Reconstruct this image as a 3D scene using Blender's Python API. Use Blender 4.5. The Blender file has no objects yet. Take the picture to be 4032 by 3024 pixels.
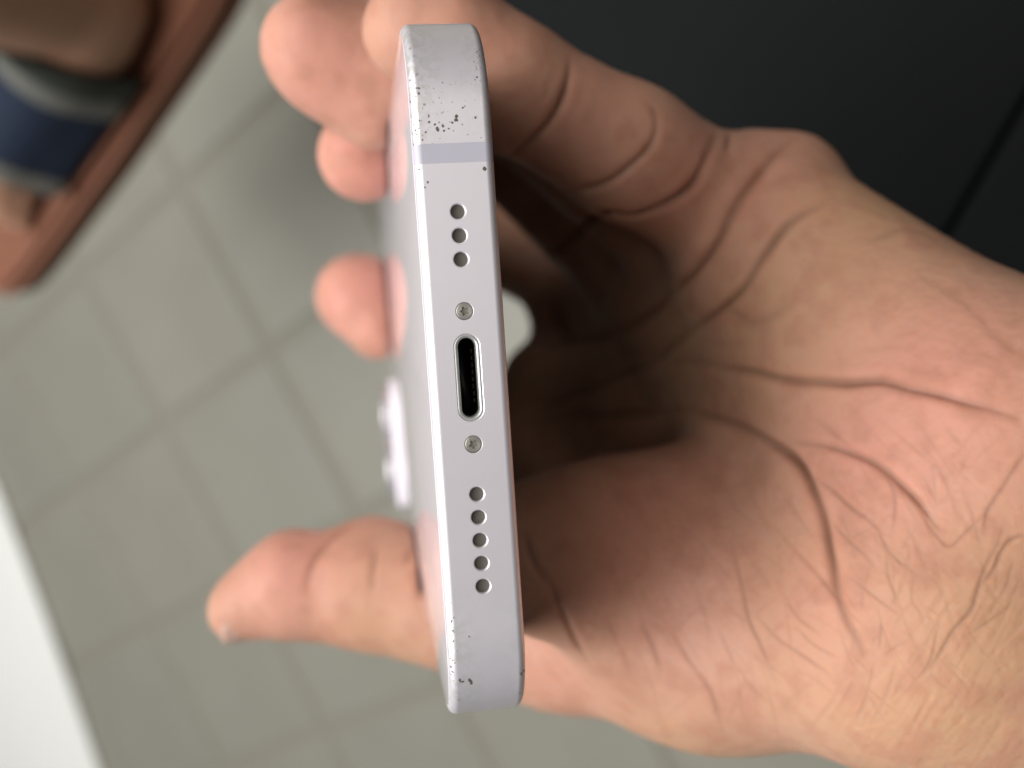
import bpy, bmesh, math, random
import numpy as np
from mathutils import Vector, Matrix
from mathutils.bvhtree import BVHTree
from mathutils.kdtree import KDTree
random.seed(7); rng = np.random.default_rng(7)

# ------------------------------------------------------------------ camera
FPX, D0, CAMH = 3920.0, 95.0, 0.78          # focal length in photo pixels, focus (mm), height over floor (m)
UPV = np.array([-.473, -.231, .85]); UPV /= np.linalg.norm(UPV)
XV = np.array([1., 0, 0]) - UPV*UPV[0]; XV /= np.linalg.norm(XV)
YV = np.cross(UPV, XV)
ROT = np.stack([XV, YV, UPV])                # camera axes -> world axes
CAMLOC = np.array([0, 0, CAMH])
def cw(p):
    """close-up frame (mm, origin on the focus point, x right, y up, z to the viewer) -> world metres"""
    p = np.asarray(p, float)
    q = p - np.array([0, 0, D0])
    return (q @ ROT.T)*.001 + CAMLOC
def cdir(v):
    return ROT @ np.asarray(v, float)
def P(px, py, z):
    s = (D0 - z)/FPX
    return np.array([(px-2016)*s, -(py-1512)*s, z])
sc = bpy.context.scene
col = sc.collection
cam = bpy.data.cameras.new('camera'); camo = bpy.data.objects.new('camera', cam); col.objects.link(camo)
M = Matrix([[*ROT[0], 0], [*ROT[1], 0], [*ROT[2], CAMH], [0, 0, 0, 1]])
camo.matrix_world = M
cam.sensor_width = 36; cam.lens = FPX/4032*36
cam.clip_start = .005; cam.clip_end = 50
cam.dof.use_dof = True; cam.dof.focus_distance = .0955; cam.dof.aperture_fstop = 15.0
sc.camera = camo

# ------------------------------------------------------------------ light
w = bpy.data.worlds.new('World'); sc.world = w; w.use_nodes = True
bg = w.node_tree.nodes['Background']
bg.inputs[0].default_value = (.95, .97, 1, 1); bg.inputs[1].default_value = .062
def area(name, cpos, size, power, colr, target=(0, 0, -40), size_y=None):
    l = bpy.data.lights.new(name, 'AREA'); l.energy = power; l.color = colr
    l.size = size
    if size_y: l.shape = 'RECTANGLE'; l.size_y = size_y
    o = bpy.data.objects.new(name, l); col.objects.link(o)
    a = Vector(cw(cpos)); b = Vector(cw(target))
    o.location = a; o.rotation_euler = (b-a).to_track_quat('-Z', 'Y').to_euler()
    return o
area('ceiling_lamp', (-1230, 210, 1270), 1.9, 42, (1, .965, .92))
area('frame_fill_light', (400, 320, 1500), .8, 1.3, (1, .95, .88))  # added fill light, placed so the upper phone frame reflects it
area('window_light', (-1500, -500, 700), 1.3, 34, (.95, .975, 1), size_y=1.3)
sc.view_settings.view_transform = 'Standard'; sc.view_settings.look = 'None'
sc.view_settings.gamma = 1; sc.view_settings.exposure = 0
sc.render.engine = 'CYCLES'
sc.cycles.use_denoising = True
sc.cycles.max_bounces = 6; sc.cycles.diffuse_bounces = 3; sc.cycles.glossy_bounces = 4; sc.cycles.transmission_bounces = 2

# ------------------------------------------------------------------ helpers
def tag(o, label=None, cat=None, kind=None, group=None):
    if label: o['label'] = label
    if cat: o['category'] = cat
    if kind: o['kind'] = kind
    if group: o['group'] = group
    return o
def link(name, me, mat, parent=None):
    o = bpy.data.objects.new(name, me); col.objects.link(o)
    if mat: 
        me.materials.clear(); me.materials.append(mat)
    if parent: o.parent = parent
    return o
def empty(name, matrix=None):
    o = bpy.data.objects.new(name, None); col.objects.link(o); o.empty_display_size = .01
    if matrix is not None: o.matrix_world = matrix
    return o
def mesh_np(name, v, faces, smooth=True):
    me = bpy.data.meshes.new(name)
    me.from_pydata([tuple(map(float, x)) for x in v], [], [tuple(map(int, f)) for f in faces])
    me.update()
    if smooth: me.shade_smooth()
    return me
class NT:
    def __init__(s, name):
        s.m = bpy.data.materials.new(name); s.m.use_nodes = True
        s.t = s.m.node_tree; s.b = s.t.nodes['Principled BSDF']
    def n(s, typ, **kw):
        nd = s.t.nodes.new(typ)
        for k, v in kw.items():
            if k.startswith('i_'): 
                key = k[2:]
                key = int(key) if key.isdigit() else key
                nd.inputs[key].default_value = v
            else: setattr(nd, k, v)
        return nd
    def l(s, a, b): s.t.links.new(a, b)
    def noise(s, scale, detail=3, rough=.55, vec=None, dist=0):
        nd = s.n('ShaderNodeTexNoise'); nd.inputs['Scale'].default_value = scale
        nd.inputs['Detail'].default_value = detail; nd.inputs['Roughness'].default_value = rough
        nd.inputs['Distortion'].default_value = dist
        if vec: s.l(vec, nd.inputs['Vector'])
        return nd.outputs['Fac']
    def ramp(s, fac, a, b, ca=(0, 0, 0, 1), cb=(1, 1, 1, 1)):
        r = s.n('ShaderNodeValToRGB'); e = r.color_ramp.elements
        e[0].position = a; e[1].position = b; e[0].color = ca; e[1].color = cb
        s.l(fac, r.inputs[0]); return r.outputs[0]
    def mix(s, fac, a, b, mode='MIX'):
        x = s.n('ShaderNodeMix', data_type='RGBA', blend_type=mode)
        for sock, v in ((x.inputs[0], fac), (x.inputs[6], a), (x.inputs[7], b)):
            if hasattr(v, 'links') or hasattr(v, 'is_linked'): s.l(v, sock)
            elif isinstance(v, (int, float)): sock.default_value = v
            else: sock.default_value = (*v, 1) if len(v) == 3 else v
        return x.outputs[2]
    def math(s, op, a, b=None, c=None, clamp=False):
        x = s.n('ShaderNodeMath', operation=op, use_clamp=clamp)
        for i, v in enumerate((a, b, c)):
            if v is None: continue
            if isinstance(v, (int, float)): x.inputs[i].default_value = v
            else: s.l(v, x.inputs[i])
        return x.outputs[0]
    def attr(s, name):
        a = s.n('ShaderNodeAttribute'); a.attribute_name = name; return a.outputs['Fac']
    def coord(s, which='Object'):
        return s.n('ShaderNodeTexCoord').outputs[which]
    def bump(s, h, strength, dist, prev=None):
        b = s.n('ShaderNodeBump'); b.inputs['Strength'].default_value = strength
        b.inputs['Distance'].default_value = dist; s.l(h, b.inputs['Height'])
        if prev: s.l(prev, b.inputs['Normal'])
        return b.outputs[0]
    def set(s, **kw):
        for k, v in kw.items():
            k = k.replace('_', ' ')
            sock = s.b.inputs[k]
            if hasattr(v, 'is_linked'): s.l(v, sock)
            else: sock.default_value = (*v, 1) if isinstance(v, tuple) and len(v) == 3 and sock.type == 'RGBA' else v
        return s

# ------------------------------------------------------------------ floor of square tiles (setting)
def mat_tile():
    m = NT('floor_tile'); oi = m.n('ShaderNodeObjectInfo').outputs['Random']
    c = m.coord()
    n1 = m.noise(9, 4, .6, c); n2 = m.noise(60, 3, .6, c)
    a = m.mix(m.ramp(n1, .3, .7), (.268, .255, .205), (.302, .288, .235))
    a = m.mix(m.math('MULTIPLY', n2, .25), a, (.235, .23, .19))
    a = m.mix(m.math('MULTIPLY', oi, .30), a, (.255, .255, .215))
    m.set(Base_Color=a, Roughness=.42)
    m.l(m.bump(n2, .1, .002), m.b.inputs['Normal']); return m.m
def mat_grout():
    m = NT('grout'); n = m.noise(80, 3, .6, m.coord())
    m.set(Base_Color=m.mix(n, (.240, .226, .181), (.262, .246, .2)), Roughness=.9); return m.m
bm = bmesh.new()
bmesh.ops.create_grid(bm, x_segments=1, y_segments=1, size=6)
me = bpy.data.meshes.new('floor'); bm.to_mesh(me); bm.free()
floor = tag(link('floor', me, mat_grout()), kind='structure'); floor.location.z = -.006
TILE = .2*1.0
bm = bmesh.new(); bmesh.ops.create_cube(bm, size=1)
for v in bm.verts: v.co = Vector((v.co.x*(TILE-.013), v.co.y*(TILE-.013), v.co.z*.010))
bmesh.ops.bevel(bm, geom=[e for e in bm.edges if all(v.co.z > 0 for v in e.verts)], offset=.0018, segments=1, affect='EDGES')
tme = bpy.data.meshes.new('tile'); bm.to_mesh(tme); bm.free()
tme.materials.append(mat_tile())
kx = CAMH/.68
ea = np.array([math.cos(math.radians(-57.2)), math.sin(math.radians(-57.2))]); eb = np.array([-ea[1], ea[0]])
offA, offB = -.640*kx, -.004*kx          # a grid line of each family
TSH = np.array([.012, -.008])
for i in range(-6, 8):
    for j in range(-5, 9):
        c = eb*(offA + (i+.5)*TILE) + ea*(-offB + (j-2.5)*TILE) + TSH
        o = bpy.data.objects.new('tile', tme); col.objects.link(o); o.parent = floor
        o.location = (c[0], c[1], -.0025 + random.uniform(-.0004, .0004)); o.rotation_euler = (0, 0, math.atan2(ea[1], ea[0]))

# ------------------------------------------------------------------ photo point on a horizontal plane at height h
def onplane(px, py, h):
    d = ROT @ np.array([(px-2016)/FPX, -(py-1512)/FPX, -1.])
    t = (CAMH-h)/-d[2]; return CAMLOC + d*t

def rounded_prism(poly, z0, z1, rad, bev, seg=8, bseg=4):
    """poly: list of xy (counter-clockwise or not); corners rounded by rad, top and bottom edges bevelled"""
    pts = []
    n = len(poly)
    for i in range(n):
        p0, p1, p2 = np.array(poly[i-1], float), np.array(poly[i], float), np.array(poly[(i+1) % n], float)
        r = rad[i] if isinstance(rad, (list, tuple)) else rad
        a = (p0-p1)/np.linalg.norm(p0-p1); b = (p2-p1)/np.linalg.norm(p2-p1)
        for k in range(seg+1):
            t = k/seg
            q = (1-t)**2*(p1+a*r) + 2*t*(1-t)*p1 + t*t*(p1+b*r); pts.append(q)
    bm = bmesh.new()
    f = bm.faces.new([bm.verts.new((p[0], p[1], z0)) for p in pts])
    r = bmesh.ops.extrude_face_region(bm, geom=[f])
    for v in r['geom']:
        if isinstance(v, bmesh.types.BMVert): v.co.z = z1
    bmesh.ops.recalc_face_normals(bm, faces=bm.faces)
    ed = [e for e in bm.edges if abs(e.verts[0].co.z-e.verts[1].co.z) < 1e-9]
    bmesh.ops.bevel(bm, geom=ed, offset=bev, segments=bseg, affect='EDGES', profile=.5)
    for f in bm.faces: f.smooth = True
    return bm
def bm_obj(name, bm, mat, parent=None, sharp=None):
    me = bpy.data.meshes.new(name); bm.to_mesh(me); bm.free()
    if sharp: me.set_sharp_from_angle(angle=math.radians(sharp))
    return link(name, me, mat, parent)

# ------------------------------------------------------------------ black upholstered seat behind the hand
def mat_black():
    m = NT('black_upholstery'); c = m.coord()
    n = m.noise(14, 3, .6, c); n2 = m.noise(500, 3, .6, c)
    m.set(Base_Color=m.mix(n, (.003, .0036, .0036), (.005, .0058, .0058)), Roughness=.75, Specular_IOR_Level=.12)
    m.l(m.bump(n2, .25, .001), m.b.inputs['Normal']); return m.m
MB = mat_black()
SH = .46
seat = tag(empty('padded_seat', Matrix.Translation((.25, .25, 0))), 'matte black padded seat with one seam, behind the bent fingers', 'seat')
A = onplane(1560, -250, SH)[:2]; B = onplane(4500, 2690, SH)[:2]
fd = (B-A)/np.linalg.norm(B-A); bk = np.array([-fd[1], fd[0]])
S1 = onplane(3735, 910, SH)[:2]; S2 = onplane(4060, 350, SH)[:2]
u1 = np.dot(S1-A, fd); v1 = np.dot(S1-A, bk); u2 = np.dot(S2-A, fd); v2 = np.dot(S2-A, bk)
if v2 < 0: bk = -bk; v1 = -v1; v2 = -v2
slope = (u2-u1)/(v2-v1)
def uv(u, v): return tuple(A + fd*u + bk*v)
us = lambda v: u1 + slope*(v-v1)
Vb = .55; g = .0007
inv = seat.matrix_world.inverted()
for nm, quad in (('cushion', [uv(-.03, 0), uv(us(0)-g, 0), uv(us(Vb)-g, Vb), uv(-.03, Vb)]),
                 ('cushion', [uv(us(0)+g, 0), uv(us(0)+.5, 0), uv(us(Vb)+.5, Vb), uv(us(Vb)+g, Vb)])):
    o = bm_obj(nm, rounded_prism(quad, SH-.085, SH,   .006, .0016, bseg=3), MB, seat, 40)
    o.matrix_parent_inverse = inv
o = bm_obj('base', rounded_prism([uv(-.02, .01), uv(us(0)+.49, .01), uv(us(Vb)+.49, Vb-.01), uv(-.02, Vb-.01)], 0.001, SH-.086, .01, .004), MB, seat, 40)
o.matrix_parent_inverse = inv

# ------------------------------------------------------------------ white table lower left
def mat_white():
    m = NT('white_laminate'); n = m.noise(25, 3, .5, m.coord())
    m.set(Base_Color=m.mix(n, (.89, .885, .835), (.92, .915, .87)), Roughness=.35); return m.m
MW = mat_white()
TH = .006
poly = [onplane(*p, TH)[:2] for p in ((-70, 1800), (160, 2400), (545, 3500), (-1500, 3600), (-1500, 1900))]
o = bm_obj('white_panel', rounded_prism(poly, -.003, TH, [.05, .10, .05, .05, .05], .004), MW, None, 40)
tag(o, 'plain white panel lying on the tiles at the lower left corner', 'panel')

# ------------------------------------------------------------------ implicit surfaces -> mesh
class Field:
    def __init__(s, lo, hi, h):
        s.lo = np.array(lo, float); s.h = h
        s.n = np.ceil((np.array(hi)-s.lo)/h).astype(int)+1
        s.ax = [s.lo[i]+h*np.arange(s.n[i]) for i in range(3)]
    def blank(s): return np.full(s.n, 30., np.float32)
    def box(s, pts, pad):
        a = np.min(pts, 0)-pad; b = np.max(pts, 0)+pad
        i0 = np.clip(np.floor((a-s.lo)/s.h).astype(int), 0, s.n); i1 = np.clip(np.ceil((b-s.lo)/s.h).astype(int)+1, 0, s.n)
        sl = tuple(slice(i0[k], i1[k]) for k in range(3))
        g = np.meshgrid(*[s.ax[k][sl[k]] for k in range(3)], indexing='ij', sparse=True)
        return sl, g
def smin(a, b, k):
    h = np.maximum(k-np.abs(a-b), 0)/k
    return np.minimum(a, b)-h*h*k*.25
def cone(F, V, a, b, ra, rb, k, sub=False):
    a = np.asarray(a, float); b = np.asarray(b, float)
    sl, (x, y, z) = F.box([a, b], max(ra, rb)+14)
    ba = b-a; L2 = ba@ba + 1e-9
    px, py, pz = x-a[0], y-a[1], z-a[2]
    t = np.clip((px*ba[0]+py*ba[1]+pz*ba[2])/L2, 0, 1)
    d = np.sqrt((px-t*ba[0])**2+(py-t*ba[1])**2+(pz-t*ba[2])**2)-(ra+t*(rb-ra))
    V[sl] = (-smin(-V[sl], d.astype(np.float32), k)) if sub else smin(V[sl], d.astype(np.float32), k)
def ell(F, V, c, r, axes, k, sub=False):
    """ellipsoid, axes: 3x3 rows = local directions"""
    c = np.asarray(c, float); r = np.asarray(r, float)
    A = np.asarray(axes, float); A = A/np.linalg.norm(A, axis=1)[:, None]
    sl, (x, y, z) = F.box([c], max(r)+14)
    q = [(x-c[0])*A[i, 0]+(y-c[1])*A[i, 1]+(z-c[2])*A[i, 2] for i in range(3)]
    k0 = np.sqrt(sum((q[i]/r[i])**2 for i in range(3))); k1 = np.sqrt(sum((q[i]/r[i]**2)**2 for i in range(3)))+1e-6
    d = (k0*(k0-1)/k1).astype(np.float32)
    V[sl] = (-smin(-V[sl], d, k)) if sub else smin(V[sl], d, k)
def surface_nets(V, lo, h):
    s = V < 0
    nx, ny, nz = V.shape
    acc = np.zeros((nx-1, ny-1, nz-1, 3), np.float32); cnt = np.zeros((nx-1, ny-1, nz-1), np.float32)
    cs = [(i, j, k) for i in (0, 1) for j in (0, 1) for k in (0, 1)]
    sub = lambda A, o: A[o[0]:nx-1+o[0], o[1]:ny-1+o[1], o[2]:nz-1+o[2]]
    for ax in range(3):
        for o in cs:
            if o[ax]: continue
            o2 = list(o); o2[ax] = 1
            a, b = sub(V, o), sub(V, o2); m = sub(s, o) != sub(s, o2)
            idx = np.nonzero(m)
            va, vb = a[idx], b[idx]; t = va/(va-vb)
            p = np.empty((len(t), 3), np.float32)
            for d in range(3): p[:, d] = o[d]
            p[:, ax] = t
            acc[idx] += p; cnt[idx] += 1
    act = cnt > 0
    ids = np.full(act.shape, -1, np.int64); ids[act] = np.arange(act.sum())
    base = np.argwhere(act).astype(np.float32)
    verts = (base + acc[act]/cnt[act][:, None])*h + lo
    faces = []
    for ax in range(3):
        o1, o2 = [(1, 2), (2, 0), (0, 1)][ax]
        sl0 = [slice(None)]*3; sl1 = [slice(None)]*3
        sl0[ax] = slice(0, -1); sl1[ax] = slice(1, None)
        a = s[tuple(sl0)]; b = s[tuple(sl1)]
        e = np.argwhere(a != b)
        ok = np.ones(len(e), bool)
        for d in (o1, o2): ok &= (e[:, d] > 0) & (e[:, d] < V.shape[d]-1)
        e = e[ok]
        inside = a[tuple(e.T)]
        def cell(d1, d2):
            c = e.copy(); c[:, o1] -= d1; c[:, o2] -= d2
            return ids[tuple(c.T)]
        q = np.stack([cell(1, 1), cell(0, 1), cell(0, 0), cell(1, 0)], 1)
        q[~inside] = q[~inside][:, ::-1]
        faces.append(q)
    return verts, np.concatenate(faces)
def lap_smooth(v, f, it, lam=.5):
    e = np.concatenate([f[:, [0, 1]], f[:, [1, 2]], f[:, [2, 3]], f[:, [3, 0]]])
    e = np.concatenate([e, e[:, ::-1]])
    deg = np.bincount(e[:, 0], minlength=len(v))[:, None]
    for k in range(it):
        for l in (lam, -lam*1.04):
            s = np.stack([np.bincount(e[:, 0], weights=v[e[:, 1], d], minlength=len(v)) for d in range(3)], 1)
            v = v + l*(s/np.maximum(deg, 1)-v)
    return v

# ------------------------------------------------------------------ phone frame axes (close-up frame)
P0 = np.array([-4.1, .6, 0.])
AX = np.array([-.149, .054, -1.]); AX /= np.linalg.norm(AX)
WD = np.array([.0738, -1., 0]); WD -= AX*(WD@AX); WD /= np.linalg.norm(WD)
TB = np.cross(WD, AX)
if TB[0] > 0: TB = -TB           # towards the back glass (left)
PW, PL, PT = 71.5, 146.7, 7.65

# ------------------------------------------------------------------ hand
F = Field((-64, -72, -172), (135, 74, 14), 1.0)
palm = F.blank(); K = 9
WU, WL = P(4020, 1760, -30), P(3700, 2460, -27)
EU, EL = np.array([150., -22, -26]), np.array([150., -58, -22])
cone(F, palm, WU, EU, 17, 21, K); cone(F, palm, WL, EL, 18, 22, K)
cone(F, palm, (WU+WL)/2, (EU+EL)/2, 17, 22, K)
MC = dict(pinky=P(2880, 840, -52), ring=P(2740, 960, -70), middle=P(2520, 1060, -88), index=P(2350, 1150, -118))
cone(F, palm, P(3790, 1690, -32), P(3080, 960, -50), 19.5, 12.5, K)           # hypothenar
cone(F, palm, P(3600, 1900, -36), MC['pinky'], 16, 10, K)
cone(F, palm, P(3600, 2000, -40), MC['ring'], 16, 10.5, K)
cone(F, palm, P(3560, 2100, -44), MC['middle'], 16, 10.5, K)
cone(F, palm, P(3500, 2200, -48), MC['index'], 15, 10, K)
cone(F, palm, P(3520, 2380, -32), P(2800, 2440, -50), 18.5, 16.5, K)          # thenar
cone(F, palm, P(2800, 2440, -50), P(2230, 2440, -64), 16.5, 13, K)
ell(F, palm, P(2760, 2160, -54), (24, 15, 14), [(-.9, .15, -.45), (.1, 1, 0), (.45, 0, .9)], K)
ell(F, palm, P(2740, 1780, -90), (26, 18, 12), [(-.8, .1, -.6), (.1, 1, 0), (-.6, 0, .8)], K)
cone(F, palm, P(2330, 2220, -82), P(2100, 1780, -110), 9, 8, K)                # thumb web
cone(F, palm, P(2100, 1780, -110), P(2140, 1500, -118), 8, 7, 6); cone(F, palm, P(2140, 1500, -118), P(2290, 1330, -124), 7, 6, 6)
cone(F, palm, P(3130, 690, -52), P(2980, 690, -53), 5.5, 5, 6)                  # skin pushed out at the little finger's base
cone(F, palm, P(2220, 1560, -114), P(2560, 1600, -94), 9, 11, K)
cone(F, palm, P(2150, 1190, -122), P(2225, 1400, -121), 4.6, 5.5, 4)
hand = palm
def finger(pts, radii, k=2.2, join=5.0):
    global hand
    V = F.blank()
    for i in range(len(pts)-1):
        cone(F, V, pts[i], pts[i+1], radii[i], radii[i+1], 3.0)
    return V
fing = {}
fing['pinky'] = finger([MC['pinky'], P(2470, 600, -42), P(1990, 330, -36), P(1780, 165, -34), P(1630, 125, -33)], [9.6, 8.8, 8.0, 7.2, 6.6])
fing['ring'] = finger([MC['ring'], P(1960, 310, -61), P(1600, 270, -53), P(1245, 190, -50)], [10.5, 9.2, 9.0, 8.0])
fing['middle'] = finger([MC['middle'], P(1900, 450, -77), P(1580, 430, -71), P(1435, 610, -68)], [10.5, 9.2, 8.4, 7.6])
fing['index'] = finger([MC['index'], P(1800, 890, -141), P(1590, 1180, -145), P(1410, 1165, -133)], [10, 8.8, 9, 8.8])
cone(F, fing['index'], P(1410, 1165, -133), P(1490, 1290, -130), 8.6, 7.2, 4)
fing['thumb'] = finger([P(2230, 2440, -64), P(1450, 2305, -70), P(1180, 2310, -70), P(945, 2400, -71)], [13, 10, 8.2, 5.3])
cone(F, fing['thumb'], P(1480, 2190, -71), P(1560, 2200, -71), 5.5, 5, 4)
cone(F, fing['thumb'], P(1130, 2260, -70), P(1010, 2330, -70), 6.2, 5.0, 4)
cone(F, fing['ring'], P(1330, 310, -52), P(1480, 420, -54), 6.5, 6.5, 4)
for k_, V in fing.items():
    hand = smin(hand, V, {'thumb': 6., 'index': 3., 'pinky': 3.0}.get(k_, 2.6))
# the phone presses into the skin: keep the skin out of the phone's body
g = np.meshgrid(*F.ax, indexing='ij', sparse=True)
rel = [g[i]-P0[i] for i in range(3)]
la = sum(rel[i]*AX[i] for i in range(3)); lw = sum(rel[i]*WD[i] for i in range(3)); lt = sum(rel[i]*TB[i] for i in range(3))
dphone = np.maximum(np.maximum(np.abs(lw)-(PW/2+.05), np.abs(lt)-(PT/2+.05)), np.abs(la-PL/2)-(PL/2+.05)).astype(np.float32)
hand = -smin(-hand, dphone, 1.2)
hv, hf = surface_nets(hand, F.lo, F.h)
del la, lw, lt, dphone, rel, palm, fing, hand
hv = lap_smooth(hv, hf, 3)

# palm lines and folds, drawn over the photo and dropped onto the skin
me0 = mesh_np('hand_base', hv, hf)
tmp = bpy.data.objects.new('tmp_hand', me0); col.objects.link(tmp)
sb = tmp.modifiers.new('s', 'SUBSURF'); sb.levels = 1; sb.render_levels = 1
dg = bpy.context.evaluated_depsgraph_get()
hme = bpy.data.meshes.new_from_object(tmp.evaluated_get(dg))
bpy.data.objects.remove(tmp); bpy.data.meshes.remove(me0)
nv = len(hme.vertices)
co = np.empty(nv*3, np.float32); hme.vertices.foreach_get('co', co); co = co.reshape(-1, 3).astype(float)
no = np.empty(nv*3, np.float32); hme.vertices.foreach_get('normal', no); no = no.reshape(-1, 3).astype(float)
qf = np.empty(len(hme.loops), np.int32); hme.loops.foreach_get('vertex_index', qf); qf = qf.reshape(-1, 4).astype(np.int64)
def refine(co, qf, ngons, selv):
    """split every quad whose corners are all selected in four; neighbours take the new edge points"""
    nv = len(co); fs = selv[qf].all(1)
    ed = np.sort(np.stack([qf, np.roll(qf, -1, 1)], 2).reshape(-1, 2), 1)
    key = ed[:, 0]*nv+ed[:, 1]; uk, inv_ = np.unique(key, return_inverse=True); inv_ = inv_.reshape(-1, 4)
    flag = np.zeros(len(uk), bool); flag[inv_[fs].ravel()] = True
    mid = np.full(len(uk), -1, np.int64); mid[flag] = nv+np.arange(flag.sum())
    mv = .5*(co[uk[flag]//nv]+co[uk[flag] % nv])
    cid = nv+flag.sum()+np.arange(fs.sum()); cv = co[qf[fs]].mean(1)
    Q = qf[fs]; E_ = mid[inv_[fs]]
    nq = [np.stack([Q[:, k], E_[:, k], cid, E_[:, k-1]], 1) for k in range(4)]
    fl_any = flag[inv_].any(1); nq.append(qf[~fs & ~fl_any])
    ng = []
    for q, e in zip(qf[~fs & fl_any], mid[inv_[~fs & fl_any]]):
        p = []
        for k in range(4):
            p.append(int(q[k]))
            if e[k] >= 0: p.append(int(e[k]))
        ng.append(p)
    dk = dict(zip(uk[flag].tolist(), mid[flag].tolist()))
    for p in ngons:
        r = []
        for a, b in zip(p, p[1:]+p[:1]):
            r.append(a); m = dk.get(min(a, b)*nv+max(a, b))
            if m is not None: r.append(m)
        ng.append(r)
    return np.concatenate([co, mv, cv]), np.concatenate(nq), ng
def scr(co): return 2016+co[:, 0]*FPX/(D0-co[:, 2]), 1512-co[:, 1]*FPX/(D0-co[:, 2])
sx, sy = scr(co)
vd = np.array([0, 0, D0])-co; vd /= np.linalg.norm(vd, axis=1)[:, None]
selv = (sx > 1950) & (sx < 4250) & (sy > -100) & (sy < 3200) & (co[:, 2] > -95) & (np.sum(vd*no, 1) > -.05)
n0 = len(co)
co, qf, ng = refine(co, qf, [], selv)
sx, sy = scr(co)
fac = np.ones(len(co), bool); fac[:n0] = selv
selv = fac & (sx > 2300) & (sx < 4150) & (sy > 1500) & (sy < 3120) & (co[:, 2] > -46) & (np.arange(len(co)) >= 0)
co, qf, ng = refine(co, qf, ng, selv)
bpy.data.meshes.remove(hme)
hme = bpy.data.meshes.new('hand'); hme.from_pydata(co.tolist(), [], qf.tolist()+ng); hme.update()
nv = len(hme.vertices); print('hand verts', nv)
co = np.empty(nv*3, np.float32); hme.vertices.foreach_get('co', co); co = co.reshape(-1, 3).astype(float)
no = np.empty(nv*3, np.float32); hme.vertices.foreach_get('normal', no); no = no.reshape(-1, 3).astype(float)
bvh = BVHTree.FromPolygons([tuple(x) for x in hv], [tuple(map(int, f)) for f in hf])
kd = KDTree(nv)
for i, c in enumerate(co): kd.insert(c, i)
kd.balance()
EYE = Vector((0, 0, D0))
def spline(pts, step=14):
    p = np.array(pts, float)
    if len(p) == 2: q = p
    ext = np.vstack([2*p[0]-p[1], p, 2*p[-1]-p[-2]])
    out = []
    for i in range(1, len(ext)-2):
        a, b, c, d = ext[i-1:i+3]
        n = max(2, int(np.linalg.norm(c-b)/step))
        for t in np.arange(n)/n:
            out.append(.5*((2*b)+(-a+c)*t+(2*a-5*b+4*c-d)*t*t+(-a+3*b-3*c+d)*t**3))
    out.append(p[-1]); return np.array(out)
disp = np.zeros(nv); crease = np.zeros(nv)
def crease_line(pts, depth, width, dark=.6, puff=.10, taper=.25):
    sp = spline(pts, 6 if width < .5 else 12); N = len(sp); near = {}
    ph = rng.random(4)*6.3; tt = np.arange(N)*(.06 if width < .5 else .12)
    sp = sp + np.stack([np.sin(tt*.9+ph[0])*4+np.sin(tt*2.3+ph[1])*2.2, np.sin(tt*1.1+ph[2])*4+np.sin(tt*2.7+ph[3])*2.2], 1)
    var = .78+.22*np.sin(tt*1.3+ph[1])*np.sin(tt*.47+ph[3])
    for i, (x, y) in enumerate(sp):
        d = Vector(tuple(P(x, y, 0)))-EYE
        h = bvh.ray_cast(EYE, d.normalized())
        if h[0] is None: continue
        t = i/max(1, N-1); amp = min(1, t/taper if taper else 1, (1-t)/taper if taper else 1); amp = (.15+.85*max(0, amp))*var[i]
        for (c, idx, dist) in kd.find_range(h[0], width*3.2):
            val = near.get(idx)
            sc_ = dist
            if val is None or sc_ < val[0]: near[idx] = (sc_, amp)
    for idx, (dist, amp) in near.items():
        x = dist/width
        disp[idx] += amp*depth*(-math.exp(-1.9*x**1.35)+puff*math.exp(-(x-1.9)**2*1.4))
        crease[idx] = max(crease[idx], amp*dark*math.exp(-(x*1.25)**2))
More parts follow.
